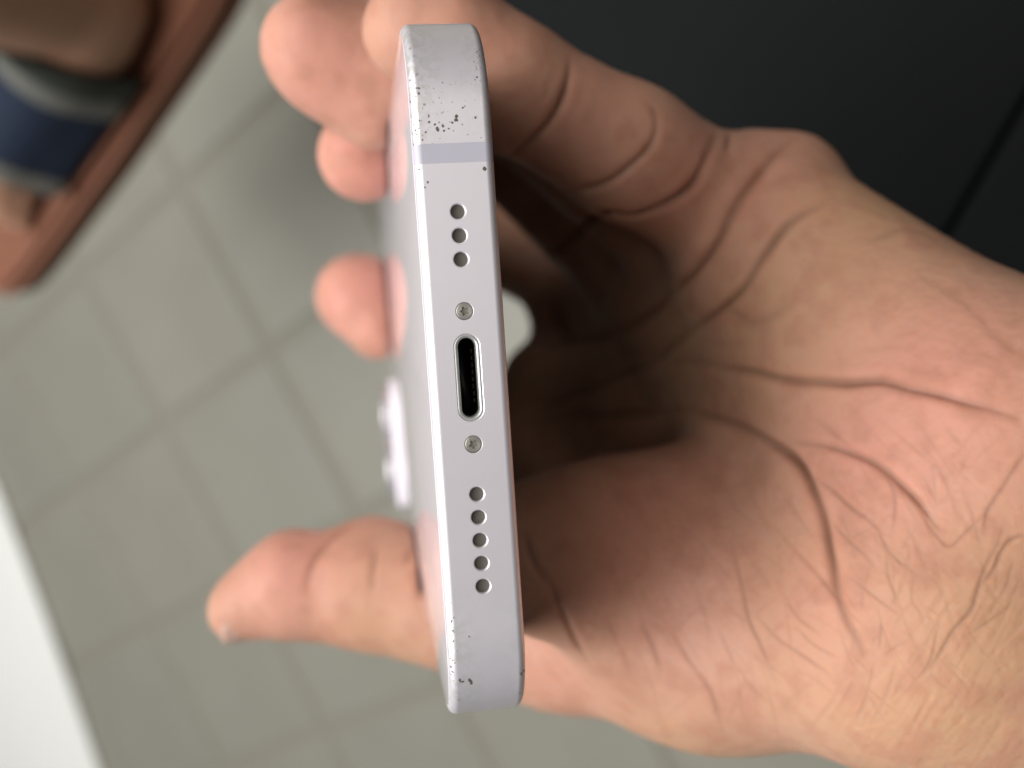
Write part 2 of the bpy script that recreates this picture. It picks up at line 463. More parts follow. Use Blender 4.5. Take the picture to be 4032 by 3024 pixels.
# deep folds: (photo points, depth mm, width mm, darkness)
FOLDS = [
 ([(2250,235),(2235,340),(2190,440),(2110,530),(1990,620)], .9, 1.3, .55),          # little finger, end joint
 ([(2575,430),(2580,520),(2530,610),(2440,690),(2330,745),(2180,760)], .9, 1.3, .5),
 ([(2830,520),(2800,600),(2730,720),(2640,800),(2500,845),(2360,850),(2230,960),(2100,1040)], 1.6, 1.6, .7),
 ([(3140,540),(3010,660),(2890,830),(2800,980),(2680,1130),(2520,1260),(2330,1340),(2080,1360)], 1.7, 1.7, .7),
 ([(3290,775),(3160,840),(3080,900),(2990,1020),(2920,1140),(2800,1250),(2660,1350),(2550,1430),(2350,1520),(2150,1610),(2020,1690)], 1.5, 1.6, .7),
 ([(2560,1430),(2750,1440),(2960,1465),(3120,1500),(3280,1510),(3480,1500),(3640,1540),(3820,1590),(4000,1640)], 1.1, 1.5, .55),
 ([(2060,1680),(2250,1640),(2450,1630),(2700,1630),(2850,1660),(3000,1725),(3120,1800),(3190,1900),(3240,2050),(3270,2200),(3290,2330),(3340,2450),(3400,2570)], 1.6, 1.6, .75),
 ([(3100,1735),(3230,1755),(3370,1790),(3480,1850),(3600,1960),(3700,2080)], .8, 1.2, .5),
 ([(2800,1170),(2950,1270),(3080,1210),(3140,1160)], .35, 2.0, .25),
 ([(2880,530),(2860,600)], .8, 1.2, .3),
 ([(3420,950),(3560,900),(3700,940)], .35, 1.5, .2),
 ([(3620,1070),(3800,1190),(3920,1320),(4032,1420)], .4, 2.2, .22),
 ([(3960,2040),(3930,2140),(3880,2250),(3830,2380),(3760,2470),(3690,2580),(3620,2680)], .6, .9, .45),
 ([(4050,1760),(3960,1900),(3890,2010),(3880,2110)], .6, .9, .45),
 ([(4080,2100),(3970,2130),(3900,2250),(3830,2350)], .5, .8, .4),
 ([(2160,2260),(2200,2380),(2250,2480),(2320,2620)], .55, 1.0, .5),
 ([(2060,2090),(2100,2200),(2170,2330)], .4, 1.0, .4),
 # thumb (left of the phone)
 ([(1390,2060),(1290,2140),(1220,2230),(1205,2320)], .8, 1.3, .5),
 ([(1490,2150),(1470,2240),(1460,2330)], .5, 1.2, .35),
 ([(1620,2150),(1590,2230)], .6, 1.2, .4),
]
FINE = [
 ([(3170,1860),(3330,1980),(3440,2060),(3500,2160),(3580,2240),(3640,2300)], .35, .7, .4),
 ([(3480,1850),(3520,1950),(3510,2100)], .3, .6, .35),
 ([(3600,1980),(3680,2090),(3740,2150),(3800,2100),(3900,2010)], .25, .55, .35),
 ([(3270,2050),(3360,2140),(3440,2220)], .25, .55, .3),
 ([(3060,2080),(3150,2190),(3240,2290),(3330,2400),(3420,2480)], .35, .7, .4),
 ([(3350,2270),(3450,2360),(3560,2440)], .3, .6, .3),
 ([(3490,2170),(3500,2270),(3540,2390)], .25, .55, .3),
 ([(2880,2120),(2910,2260),(2950,2420),(3000,2560),(3060,2720)], .45, .8, .45),
 ([(2950,2400),(3060,2510),(3170,2590),(3280,2670)], .35, .7, .4),
 ([(3070,2310),(3140,2430),(3230,2510)], .3, .6, .35),
 ([(3130,2470),(3200,2540),(3300,2590)], .2, .5, .3),
 ([(2640,2470),(2710,2590),(2790,2720),(2850,2890)], .4, .8, .4),
 ([(2520,2450),(2570,2540),(2600,2640)], .4, .8, .4),
 ([(2880,2600),(2960,2700),(3030,2760)], .25, .6, .3),
 ([(2830,2480),(2870,2570),(2890,2640)], .25, .6, .3),
 ([(2400,2440),(2450,2560),(2480,2660)], .25, .7, .25),
 ([(3200,1640),(3330,1740),(3430,1830)], .3, .8, .3),
 ([(3460,2560),(3470,2480),(3475,2420)], .25, .5, .35),
 ([(3450,2600),(3425,2700),(3370,2850)], .2, .6, .22), ([(3370,2640),(3330,2740),(3260,2850)], .2, .6, .22),
 ([(3310,2680),(3270,2760),(3190,2870)], .15, .6, .18), ([(3540,2590),(3500,2720),(3410,2880)], .15, .6, .18),

 ([(3930,2130),(3920,2260),(3930,2380)], .15, .5, .25), ([(3990,2200),(3960,2330)], .15, .5, .25),
 ([(4020,2350),(3920,2430),(3800,2500)], .2, .5, .28), ([(3600,2270),(3590,2370),(3640,2420)], .15, .45, .25),
 ([(3540,2370),(3560,2430)], .15, .4, .25), ([(3630,2380),(3690,2420)], .15, .4, .25),
 ([(3700,2440),(3660,2590),(3600,2700)], .2, .5, .3),
 ([(2700,1300),(2820,1345),(2950,1340)], .2, 1.2, .2),
 ([(3280,1450),(3420,1380),(3600,1350)], .15, 1.2, .12), ([(3500,1330),(3640,1290)], .12, 1.0, .1),
]
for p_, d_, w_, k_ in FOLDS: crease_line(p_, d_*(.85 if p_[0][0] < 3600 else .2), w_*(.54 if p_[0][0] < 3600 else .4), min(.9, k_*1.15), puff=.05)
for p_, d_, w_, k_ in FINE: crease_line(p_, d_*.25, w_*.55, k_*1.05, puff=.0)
for _ in range(110):                                # fine wrinkles of the wrist
    x, y = rng.uniform(3350, 4050), rng.uniform(2250, 3050)
    if (x-3350)*.9+(y-2250) < 260: continue
    L = rng.uniform(120, 320); a = math.radians(rng.uniform(112, 138)); b = rng.uniform(-.25, .25)
    crease_line([(x-math.cos(a)*L, y-math.sin(a)*L), (x+b*40, y), (x+math.cos(a)*L, y+math.sin(a)*L)], rng.uniform(.012, .035), rng.uniform(.2, .35), rng.uniform(.04, .1), puff=.2, taper=.5)
for _ in range(150):                                # fine lines of the palm
    x, y = rng.uniform(2500, 3900), rng.uniform(1700, 2800)
    L = rng.uniform(70, 230); a = math.radians(rng.uniform(35, 85) if rng.random() < .75 else rng.uniform(100, 150))
    crease_line([(x-math.cos(a)*L, y-math.sin(a)*L), (x+rng.uniform(-14, 14), y+rng.uniform(-14, 14)), (x+math.cos(a)*L, y+math.sin(a)*L)], rng.uniform(.02, .05), rng.uniform(.22, .4), rng.uniform(.08, .24), puff=.0, taper=.5)
# blood-pink and sallow patches of the skin
pink = np.zeros(nv)
for (c, r, a) in [(P(3700, 1500, -12), 15, .8), (P(3450, 1800, -18), 13, .7), (P(3000, 720, -45), 12, .55), (P(2700, 2250, -38), 16, .5),
                  (P(3250, 2350, -15), 12, .45), (P(1150, 2250, -66), 13, .7), (P(1250, 200, -48), 16, .7), (P(1420, 620, -66), 12, 1.0), (P(1420, 1170, -130), 16, 1.0),
                  (P(2350, 430, -36), 9, .4), (P(1560, 2300, -62), 10, .25), (P(1750, 120, -30), 14, .35), (P(2650, 650, -40), 9, .4), (P(2250, 2600, -50), 14, .4)]:
    pink = np.maximum(pink, a*np.exp(-np.sum((co-c)**2, 1)/(r*r)))
sallow = np.zeros(nv)
for (c, r, a) in [(P(3350, 850, -38), 11, .8), (P(3300, 1250, -35), 13, .7), (P(2900, 1350, -55), 12, .7), (P(3900, 1550, -8), 10, .8), (P(3700, 2700, -5), 22, .75), (P(2700, 2850, -45), 14, .5), (P(1450, 2430, -64), 11, .5), (P(3950, 2300, -5), 16, .6)]:
    sallow = np.maximum(sallow, a*np.exp(-np.sum((co-c)**2, 1)/(r*r)))
def vnoise(p, scale, oct=2):
    tot = np.zeros(len(p)); amp = 1.; nrm = 0
    for o_ in range(oct):
        lat = rng.random((32, 32, 32)); q = p*scale + 7.3*o_; i = np.floor(q).astype(int); f_ = q-i; f_ = f_*f_*(3-2*f_); i0 = i % 32; i1 = (i+1) % 32
        r_ = 0
        for a in (0, 1):
            for b in (0, 1):
                for c in (0, 1):
                    r_ = r_ + lat[(i1 if a else i0)[:, 0], (i1 if b else i0)[:, 1], (i1 if c else i0)[:, 2]]*(f_[:, 0] if a else 1-f_[:, 0])*(f_[:, 1] if b else 1-f_[:, 1])*(f_[:, 2] if c else 1-f_[:, 2])
        tot += amp*r_; nrm += amp; amp *= .55; scale *= 2.1
    return tot/nrm
mot = vnoise(co, .085, 3); mot2 = vnoise(co, .34, 3); rot_ = np.array([[.71, .71, 0], [-.71, .71, 0], [0, 0, 1.]])
disp += .16*(mot2-.5) + .06*(vnoise(co, 1.05, 2)-.5) + .045*(vnoise(co, 2.3, 2)-.5) + 0.04*(vnoise((co@rot_)*np.array([2.4, .4, .8]), .9, 2)-.5)
co2 = co + no*disp[:, None]
hme.vertices.foreach_set('co', cw(co2).astype(np.float32).ravel())
for nm, arr in (('crease', crease), ('pink', pink), ('sallow', sallow), ('mottle', mot), ('mottle_fine', mot2)):
    at = hme.attributes.new(nm, 'FLOAT', 'POINT'); at.data.foreach_set('value', arr.astype(np.float32))
hme.update(); hme.shade_smooth()
def mat_skin():
    m = NT('skin'); n1 = m.attr('mottle'); n2 = m.attr('mottle_fine')
    a = m.mix(m.ramp(n1, .3, .72), (.452, .246, .162), (.525, .298, .205))
    a = m.mix(m.math('MULTIPLY', m.attr('sallow'), 1.0), a, (.50, .300, .165))
    a = m.mix(m.math('MULTIPLY', m.attr('pink'), .95), a, (.595, .268, .212))
    a = m.mix(m.math('MULTIPLY', m.ramp(n2, .46, .70), .5), a, (.41, .195, .13))
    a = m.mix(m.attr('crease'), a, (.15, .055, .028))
    m.set(Base_Color=a, Roughness=m.math('MULTIPLY_ADD', n2, .18, .50), Specular_IOR_Level=.30,
          Subsurface_Weight=.75, Subsurface_Scale=.0022, Subsurface_Radius=(1.0, .38, .2))
    return m.m
MSK = mat_skin()
hand_o = tag(link('hand', hme, MSK), 'open left hand and wrist gripping the phone, palm lines in view', 'hand')

# thumbnail on the underside of the thumb tip
def mat_nail():
    m = NT('nail'); m.set(Base_Color=(.53, .34, .27), Roughness=.38, Subsurface_Weight=.3, Subsurface_Scale=.001); return m.m
def nail(center, ux, uy, lx, ly, bulge, name='thumbnail'):
    ux = np.array(ux, float); ux /= np.linalg.norm(ux); uy = np.array(uy, float); uy -= ux*(ux@uy); uy /= np.linalg.norm(uy); un = np.cross(ux, uy)
    v = []; f = []; N = 14
    for i in range(N+1):
        for j in range(N+1):
            a, b = i/N*2-1, j/N*2-1
            x = a*math.sqrt(1-b*b/2*.7); y = b*math.sqrt(1-a*a/2*.7)
            v.append(cw(center+ux*x*lx+uy*y*ly+un*(bulge*(1-.9*y*y-.25*x*x))))
    for i in range(N):
        for j in range(N):
            k = i*(N+1)+j; f.append((k, k+N+1, k+N+2, k+1))
    me = mesh_np(name, v, f); o = link(name, me, mat_nail(), hand_o)
    s = o.modifiers.new('t', 'SOLIDIFY'); s.thickness = .0005; s.offset = -1
    return o
nail(P(975, 2385, -71)+np.array([.26, -.79, .62])*3.55, (-1, -.25, .1), (.1, -.6, -.8), 4.6, 3.9, 2.0)

# ------------------------------------------------------------------ phone
PM = Matrix(((*[0]*4,), (*[0]*4,), (*[0]*4,), (0, 0, 0, 1)))
ex, ey, ez = cdir(WD), cdir(AX), cdir(TB)          # local x = width, y = away along length, z = towards the back glass
if np.dot(np.cross(ex, ey), ez) < 0: ex = -ex; FLIP = -1
else: FLIP = 1
o0 = cw(P0)
PM = Matrix(((ex[0], ey[0], ez[0], o0[0]), (ex[1], ey[1], ez[1], o0[1]), (ex[2], ey[2], ez[2], o0[2]), (0, 0, 0, 1)))
phone = tag(empty('phone', PM), 'worn pale lilac smartphone held with its charging port facing the viewer', 'phone')
RC = 11.0
def outline(inset, seg=22):
    """rounded rectangle in (x = width, y = length), mm"""
    pts = []; r = RC-inset; hx = PW/2-inset; y0, y1 = inset, PL-inset
    for cx, cy, a0 in ((hx-r, y0+r, -90), (hx-r, y1-r, 0), (-hx+r, y1-r, 90), (-hx+r, y0+r, 180)):
        for k in range(seg+1):
            a = math.radians(a0+90*k/seg)
            # slightly squarer than a circle, like a continuous-curvature corner
            cxx, syy = math.cos(a), math.sin(a); e = 2/2.25
            pts.append((cx+r*math.copysign(abs(cxx)**e, cxx), cy+r*math.copysign(abs(syy)**e, syy)))
    return pts
BV = .85; H2 = PT/2
def prof():
    """frame edge profile (inset, z) from the front rim to the back rim"""
    p = [(1.3, -H2+.06), (.95, -H2+.02)]
    for k in range(9):
        a = math.radians(90*k/8); p.append((BV*(1-math.sin(a)), -H2+.02+BV*(1-math.cos(a))))
    q = [(i, -z) for i, z in reversed(p)]
    return p+q
def loft(profile, name):
    rings = [[(x, y, z) for x, y in outline(i)] for i, z in profile]
    n = len(rings[0]); v = [np.array(p)*.001 for r in rings for p in r]; f = []
    for a in range(len(rings)-1):
        for k in range(n):
            f.append((a*n+k, a*n+(k+1) % n, (a+1)*n+(k+1) % n, (a+1)*n+k))
    f.append(tuple(reversed(range(n)))); f.append(tuple((len(rings)-1)*n+k for k in range(n)))
    return mesh_np(name, v, f)
def mat_frame():
    m = NT('anodised_aluminium'); c = m.coord()
    sp = m.n('ShaderNodeSeparateXYZ'); m.l(c, sp.inputs[0]); X, Y, Z = sp.outputs
    grain = m.noise(9000, 2, .6, c)
    base = (.88, .835, .88)
    a = m.mix(m.math('MULTIPLY', grain, .10), base, (.79, .75, .79))
    # worn rim: bare metal and dirt where the rim has been knocked
    rim = m.math('MAXIMUM', m.ramp(Z, .0029, .0033), m.math('MULTIPLY', m.ramp(m.math('MULTIPLY', Z, -1), .0031, .0034), .45))
    rimwide = m.math('MULTIPLY', m.ramp(Z, .0020, .0034), 1.0)
    n1 = m.noise(900, 4, .65, c); n2 = m.noise(2300, 4, .6, c); n3 = m.noise(160, 3, .6, c)
    endm = m.ramp(m.math('MULTIPLY', X, FLIP_SIGN), .0205, .0245)      # the knocked corner
    end2 = m.ramp(m.math('MULTIPLY', X, -FLIP_SIGN), .0195, .0245)
    ends = m.math('MAXIMUM', m.math('MULTIPLY', endm, 1.0), m.math('MULTIPLY', end2, .75))
    wear = m.math('MULTIPLY', m.math('MULTIPLY', rim, ends), m.ramp(n1, .46, .56))
    a = m.mix(m.math('MULTIPLY', wear, .85), a, (.74, .74, .70))
    dirt = m.math('MULTIPLY', m.math('MULTIPLY', rimwide, ends), m.ramp(n2, .66, .71))
    a = m.mix(m.math('MULTIPLY', dirt, .9), a, (.10, .088, .06))
    olive = m.math('MULTIPLY', m.math('MULTIPLY', rim, endm), m.ramp(m.noise(1500, 3, .6, c), .56, .64))
    a = m.mix(m.math('MULTIPLY', olive, .32), a, (.42, .42, .22))
    scr = m.n('ShaderNodeMapping'); scr.inputs['Scale'].default_value = (700, 700, 9000); m.l(c, scr.inputs['Vector'])
    s1 = m.noise(1, 3, .6, scr.outputs[0]); fa = m.math('MULTIPLY', m.ramp(s1, .70, .73), m.ramp(n3, .50, .62))
    a = m.mix(m.math('MULTIPLY', fa, .35), a, (.8, .79, .8))
    rough = m.math('SUBTRACT', m.math('MULTIPLY_ADD', n3, .08, .36), m.math('MULTIPLY', wear, .08))
    m.set(Base_Color=a, Metallic=m.math('SUBTRACT', .52, m.math('MULTIPLY', dirt, .52)), Roughness=rough)
    b = m.bump(grain, .05, .00002); hgt = m.math('SUBTRACT', m.math('MULTIPLY', n1, 1.0), m.math('MULTIPLY', dirt, 1.2))
    b2 = m.n('ShaderNodeBump'); b2.inputs['Distance'].default_value = .00012; m.l(hgt, b2.inputs['Height']); m.l(b, b2.inputs['Normal'])
    m.l(m.math('MULTIPLY', m.math('MULTIPLY', rim, ends), .5), b2.inputs['Strength'])
    m.l(b2.outputs[0], m.b.inputs['Normal']); return m.m
# photo top = -WD ; local x sign
FLIP_SIGN = -1*FLIP
MF = mat_frame()
fr = link('frame', loft(prof(), 'frame'), MF, phone)
WX = lambda wmm: wmm*FLIP                      # mm towards the photo's lower end -> local x
def lathe_cut(x, prof_rz, seg=40, stad=0.0):
    """closed cutter round local -y axis at width x; prof_rz: (radius, depth). stad = half length of a slot along x"""
    v = []; f = []; nring = len(prof_rz)
    ang = []
    for k in range(seg):
        a = 2*math.pi*(k+.5)/seg; ang.append((math.copysign(stad, math.cos(a)) if stad else 0, math.cos(a), math.sin(a)))
    for r, d in prof_rz:
        for off, ca, sa in ang: v.append(((x+off+r*ca)*.001, d*.001, r*sa*.001))
    for a in range(nring-1):
        for k in range(seg): f.append((a*seg+k, a*seg+(k+1) % seg, (a+1)*seg+(k+1) % seg, (a+1)*seg+k))
    return v, f, seg, nring
def cutter(x, prof_rz, seg=40, stad=0.0):
    v, f, s, n = lathe_cut(x, prof_rz, seg, stad)
    f = f+[tuple(range(s))[::-1], tuple((n-1)*s+k for k in range(s))]
    bm = bmesh.new(); vs = [bm.verts.new(p) for p in v]
    for q in f: bm.faces.new([vs[i] for i in q])
    bmesh.ops.recalc_face_normals(bm, faces=bm.faces); return bm
HOLES = [-15.75, -13.5, -11.25, 11.25, 13.5, 15.75, 18.0, 20.25]
SCREWS = [-6.35, 6.4]
cb = bmesh.new()
def addcut(b):
    t = bpy.data.meshes.new('t'); b.to_mesh(t); b.free(); cb.from_mesh(t); bpy.data.meshes.remove(t)
for h in HOLES: addcut(cutter(WX(h), [(.86, -.1), (.80, .0), (.70, .10), (.68, .55)]))
for h in SCREWS: addcut(cutter(WX(h), [(.93, -.1), (.88, 0), (.84, .05), (.84, .5)]))
addcut(cutter(0, [(1.38, -.1), (1.30, 0), (1.22, .07), (1.22, 7.0)], 64, 2.95))
cme = bpy.data.meshes.new('cut'); cb.to_mesh(cme); cb.free()
cobj = bpy.data.objects.new('cut', cme); col.objects.link(cobj); cobj.matrix_world = PM
bo = fr.modifiers.new('b', 'BOOLEAN'); bo.operation = 'DIFFERENCE'; bo.object = cobj; bo.solver = 'EXACT'
bpy.context.view_layer.update()
dg = bpy.context.evaluated_depsgraph_get()
nme = bpy.data.meshes.new_from_object(fr.evaluated_get(dg)); old = fr.data; fr.modifiers.clear(); fr.data = nme
bpy.data.objects.remove(cobj); bpy.data.meshes.remove(cme); bpy.data.meshes.remove(old)
nme.shade_smooth(); nme.set_sharp_from_angle(angle=math.radians(24)); fr.data.materials.clear(); fr.data.materials.append(MF)
# flat ends stay flat, shading normals follow the faces
wn = fr.modifiers.new('w', 'WEIGHTED_NORMAL'); wn.keep_sharp = True; wn.weight = 90

def mat_glass(name, colr, rough=.06):
    m = NT(name); c = m.coord(); n = m.noise(60, 3, .6, c)
    sm = m.noise(240, 4, .7, c)
    m.set(Base_Color=colr, Roughness=m.math('MULTIPLY_ADD', m.ramp(sm, .5, .8), .05, rough), Specular_IOR_Level=.6, Coat_Weight=.6, Coat_Roughness=.03)
    return m.m
def slab(name, inset, z0, z1, mat, edge=.25):
    s = 1 if z1 > z0 else -1
    pr = [(inset, z0)]
    for k in range(6):
        a = math.radians(90*k/5); pr.append((inset+edge*(1-math.cos(a)), z1-s*edge*(1-math.sin(a))))
    me = loft(pr, name)
    bm = bmesh.new(); bm.from_mesh(me); bmesh.ops.recalc_face_normals(bm, faces=bm.faces); bm.to_mesh(me); bm.free()
    me.shade_smooth(); me.set_sharp_from_angle(angle=math.radians(35)); return link(name, me, mat, phone)
slab('back_glass', .86, H2-.30, H2+.03, mat_glass('lilac_back_glass', (.80, .735, .79)), .22)
slab('front_glass', .86, -H2+.30, -H2-.03, mat_glass('black_front_glass', (.012, .012, .013)), .22)

# antenna band across the frame
def mat_band():
    m = NT('antenna_plastic'); n = m.noise(600, 3, .5, m.coord())
    m.set(Base_Color=m.mix(n, (.49, .47, .54), (.52, .50, .57)), Roughness=.4); return m.m
pr = [(i-.014 if i < .7 else i, z*1.0015) for i, z in prof()]
bv_, bf_ = [], []
for k, x in enumerate((-22.15, -20.32)):
    for i, z in pr: bv_.append((WX(x)*.001, i*.001, z*.001))
n = len(pr)
for i in range(n-1): bf_.append((i, i+1, n+i+1, n+i))
bme = mesh_np('antenna_band', bv_, bf_)
bo_ = link('antenna_band', bme, mat_band(), phone); bo_.modifiers.new('w', 'WEIGHTED_NORMAL').weight = 100

# speaker and microphone openings: woven mesh at the bottom of each hole
def mat_mesh():
    m = NT('speaker_mesh'); c = m.coord()
    mp = m.n('ShaderNodeMapping'); mp.inputs['Rotation'].default_value = (0, 0, math.radians(38)); m.l(c, mp.inputs['Vector'])
    w1 = m.n('ShaderNodeTexWave', wave_type='BANDS', bands_direction='X'); w1.inputs['Scale'].default_value = 1900
    w2 = m.n('ShaderNodeTexWave', wave_type='BANDS', bands_direction='Y'); w2.inputs['Scale'].default_value = 1900
    for q in (w1, w2): m.l(mp.outputs[0], q.inputs['Vector'])
    h = m.math('MULTIPLY', w1.outputs['Fac'], w2.outputs['Fac'])
    m.set(Base_Color=m.mix(h, (.03, .027, .022), (.40, .375, .315)), Roughness=.6, Metallic=.2)
    m.l(m.bump(h, .6, .00004), m.b.inputs['Normal']); return m.m
MM = mat_mesh()
bm = bmesh.new()
bmesh.ops.create_circle(bm, cap_ends=True, segments=32, radius=.00070)
dme = bpy.data.meshes.new('speaker_mesh'); bm.to_mesh(dme); bm.free(); dme.materials.append(MM)
for h in HOLES:
    o = bpy.data.objects.new('speaker_mesh', dme); col.objects.link(o); o.parent = phone
    o.location = (WX(h)*.001, .00042, 0); o.rotation_euler = (math.radians(90), random.uniform(-.4, .4), 0)

# screws
def mat_screw():
    m = NT('screw_steel'); c = m.coord()
    w_ = m.n('ShaderNodeTexWave', wave_type='RINGS', rings_direction='Y'); w_.inputs['Scale'].default_value = 2600; m.l(c, w_.inputs['Vector'])
    m.set(Base_Color=(.52, .50, .45), Metallic=.85, Roughness=.38)
    m.l(m.bump(w_.outputs['Fac'], .35, .00003), m.b.inputs['Normal']); return m.m
def mat_dark(name='dark_recess', colr=(.02, .018, .016), rough=.6):
    m = NT(name); m.set(Base_Color=colr, Roughness=rough); return m.m
MS, MDK = mat_screw(), mat_dark('screw_recess', (.2, .185, .16), .5)
for si, h in enumerate(SCREWS):
    rot = random.uniform(0, 6)
    seg = 60; rings = [('c', .79, .30), ('c', .79, .06), ('c', .74, .03), ('c', .55, .03), ('s', .36, .03), ('s', .32, .20)]
    v = []; f = []
    for kind, r, d in rings:
        for k in range(seg):
            a = 2*math.pi*k/seg
            rr = r if kind == 'c' else r*(1+.26*math.cos(5*(a)+rot))
            v.append((rr*math.cos(a)*.001, d*.001, rr*math.sin(a)*.001))
    for q in range(len(rings)-1):
        for k in range(seg): f.append((q*seg+k, (q+1)*seg+k, (q+1)*seg+(k+1) % seg, q*seg+(k+1) % seg))
    me = mesh_np('screw', v, f); me.set_sharp_from_angle(angle=math.radians(18))
    so_ = link('screw', me, MS, phone); so_.location = (WX(h)*.001, 0, 0)
    vv = [v[(len(rings)-1)*seg+k] for k in range(seg)]
    me = mesh_np('star_recess', [(x, y-.00001, z) for x, y, z in vv], [tuple(range(seg))]); link('star_recess', me, MDK, so_)

# charging port
port = empty('charging_port'); port.parent = phone
def mat_rim():
    m = NT('port_rim'); n = m.noise(1800, 3, .6, m.coord())
    m.set(Base_Color=m.mix(n, (.48, .48, .47), (.60, .60, .585)), Metallic=.5, Roughness=.3); return m.m
v, f, s, n = lathe_cut(0, [(1.215, .5), (1.215, .09), (1.15, .045), (1.02, .06), (.90, .13), (.86, .25), (.84, 1.4)], 64, 2.95)
me = mesh_np('port_rim', v, f); me.set_sharp_from_angle(angle=math.radians(50)); link('port_rim', me, mat_rim(), port)
v, f, s, n = lathe_cut(0, [(.84, 1.38), (.84, 6.6)], 64, 2.95)
f = f+[tuple(range(s, 2*s))]
link('port_cavity', mesh_np('port_cavity', v, f), mat_dark('port_cavity', (.012, .012, .011), .35), port)
MG = NT('gold_contact').set(Base_Color=(.10, .075, .035), Metallic=1.0, Roughness=.35).m
bm = bmesh.new(); bmesh.ops.create_cube(bm, size=1)
for vv in bm.verts: vv.co = Vector((vv.co.x*.00038, vv.co.y*.0045, vv.co.z*.00012))
gme = bpy.data.meshes.new('contact'); bm.to_mesh(gme); bm.free(); gme.materials.append(MG)
for k in range(8):
    o = bpy.data.objects.new('contact', gme); col.objects.link(o); o.parent = port; o.location = ((k-3.5)*.0007, .0056, -.00072)

# nicks and pits in the anodising: (along the photo's y, across x) given as photo points
def mat_pit():
    m = NT('pit'); n = m.noise(3000, 3, .6, m.coord())
    m.set(Base_Color=m.mix(n, (.05, .042, .032), (.17, .15, .12)), Roughness=.7); return m.m
MP = mat_pit()
def mat_simple0(name, ca, cb):
    m = NT(name); m.set(Base_Color=m.mix(m.noise(2500, 3, .6, m.coord()), ca, cb), Roughness=.6, Metallic=.2); return m.m
fr_eval = fr.evaluated_get(bpy.context.evaluated_depsgraph_get())
fbm = bmesh.new(); fbm.from_mesh(fr.data); fb = BVHTree.FromBMesh(fbm); fbm.free()
PMI = PM.inverted()
eye_l = PMI @ Vector(CAMLOC)
PITS = [(1723,508,11),(1744,495,8),(1798,458,8),(1796,472,9),(1712,490,6),(1689,481,6),(1688,459,5),(1729,482,4),(1767,507,5),(1781,483,5),(1822,424,6),(1830,418,4),(1872,463,6),
        (1748,515,5),(1652,475,5),(1629,490,6),(1637,513,5),(1641,530,5),(1664,551,5),(1878,304,5),(1894,542,4),(1820,490,4),(1785,515,4),(1742,326,4),(1774,333,3),(1729,385,4),
        (1684,718,6),(1673,738,5),(1650,667,5),(1908,664,9),(1648,714,3),(1690,1124,3),(1612,375,4),(1628,400,4),(1606,410,5),(1615,430,4),
        (1811,2677,7),(1822,2684,6),(1815,2685,5),(1852,2682,9),(1856,2692,6),(1848,2676,6),(1770,2357,4),(1775,2374,4),(1785,2680,3),(2053,2655,5),(1782,2600,5),(1790,2610,4),(1776,2625,5),(1806,2756,4),
        (1735,2262,3),(1770,2420,5),(1776,2450,5),(1780,2500,4)]
MP2 = NT('worn_bare_metal').set(Base_Color=(.86, .85, .80), Metallic=.75, Roughness=.28).m
MP3 = mat_simple0('shallow_pit', (.26, .25, .22), (.42, .40, .37))
wr = random.Random(11); SC = []
for _ in range(70):
    y = 190+380*wr.random()**.8; SC.append((1580+(y-190)*.085+wr.expovariate(1/17), y, wr.uniform(2.5, 7), wr.choice((0, 1, 1, 2, 2, 2))))
for _ in range(22):
    y = wr.uniform(2370, 2660); SC.append((1763+(y-2370)*.045+wr.expovariate(1/9), y, wr.uniform(2.5, 5), wr.choice((0, 1, 2, 2))))
for _ in range(16):
    y = wr.uniform(170, 330); SC.append((1885+(y-170)*.09-wr.expovariate(1/10), y, wr.uniform(2.5, 5), wr.choice((1, 2, 2))))
for _ in range(14):
    y = wr.uniform(2630, 2730); SC.append((2066-(y-2630)*.05-wr.expovariate(1/8), y, wr.uniform(2.5, 5), wr.choice((1, 2, 2))))
for _ in range(26):
    SC.append((wr.uniform(1640, 1880), wr.uniform(320, 560), wr.uniform(1.5, 3.5), 2))
PITS = [(x, y, r, 0 if r > 4 else 2) for x, y, r in PITS] + SC
for (x, y, r, kd_) in PITS:
    d = Vector((M.to_3x3() @ Vector(tuple((P(x, y, 0)-np.array([0, 0, D0]))))).normalized())
    dl = (PMI.to_3x3() @ d).normalized()
    h = fb.ray_cast(eye_l, dl)
    if h[0] is None: continue
    n_ = h[1]; t1 = n_.orthogonal().normalized(); t2 = n_.cross(t1)
    rr = r/41.2*.001*(1.2 if y > 2600 else .95); N = 9; el = random.uniform(.6, 1.0); ph = random.uniform(0, 3)
    vv = [h[0]+n_*.000006]
    ring = []
    for k in range(N):
        a = 2*math.pi*k/N; q = rr*random.uniform(.72, 1.15)
        dx, dy = q*math.cos(a), q*el*math.sin(a)
        dx, dy = dx*math.cos(ph)-dy*math.sin(ph), dx*math.sin(ph)+dy*math.cos(ph)
        vv.append(h[0]+t1*dx+t2*dy+n_*.000009)
    me = mesh_np('nick', vv, [(0, k+1, (k+1) % N+1) for k in range(N)])
    link('nick', me, (MP, MP2, MP3)[kd_], phone)

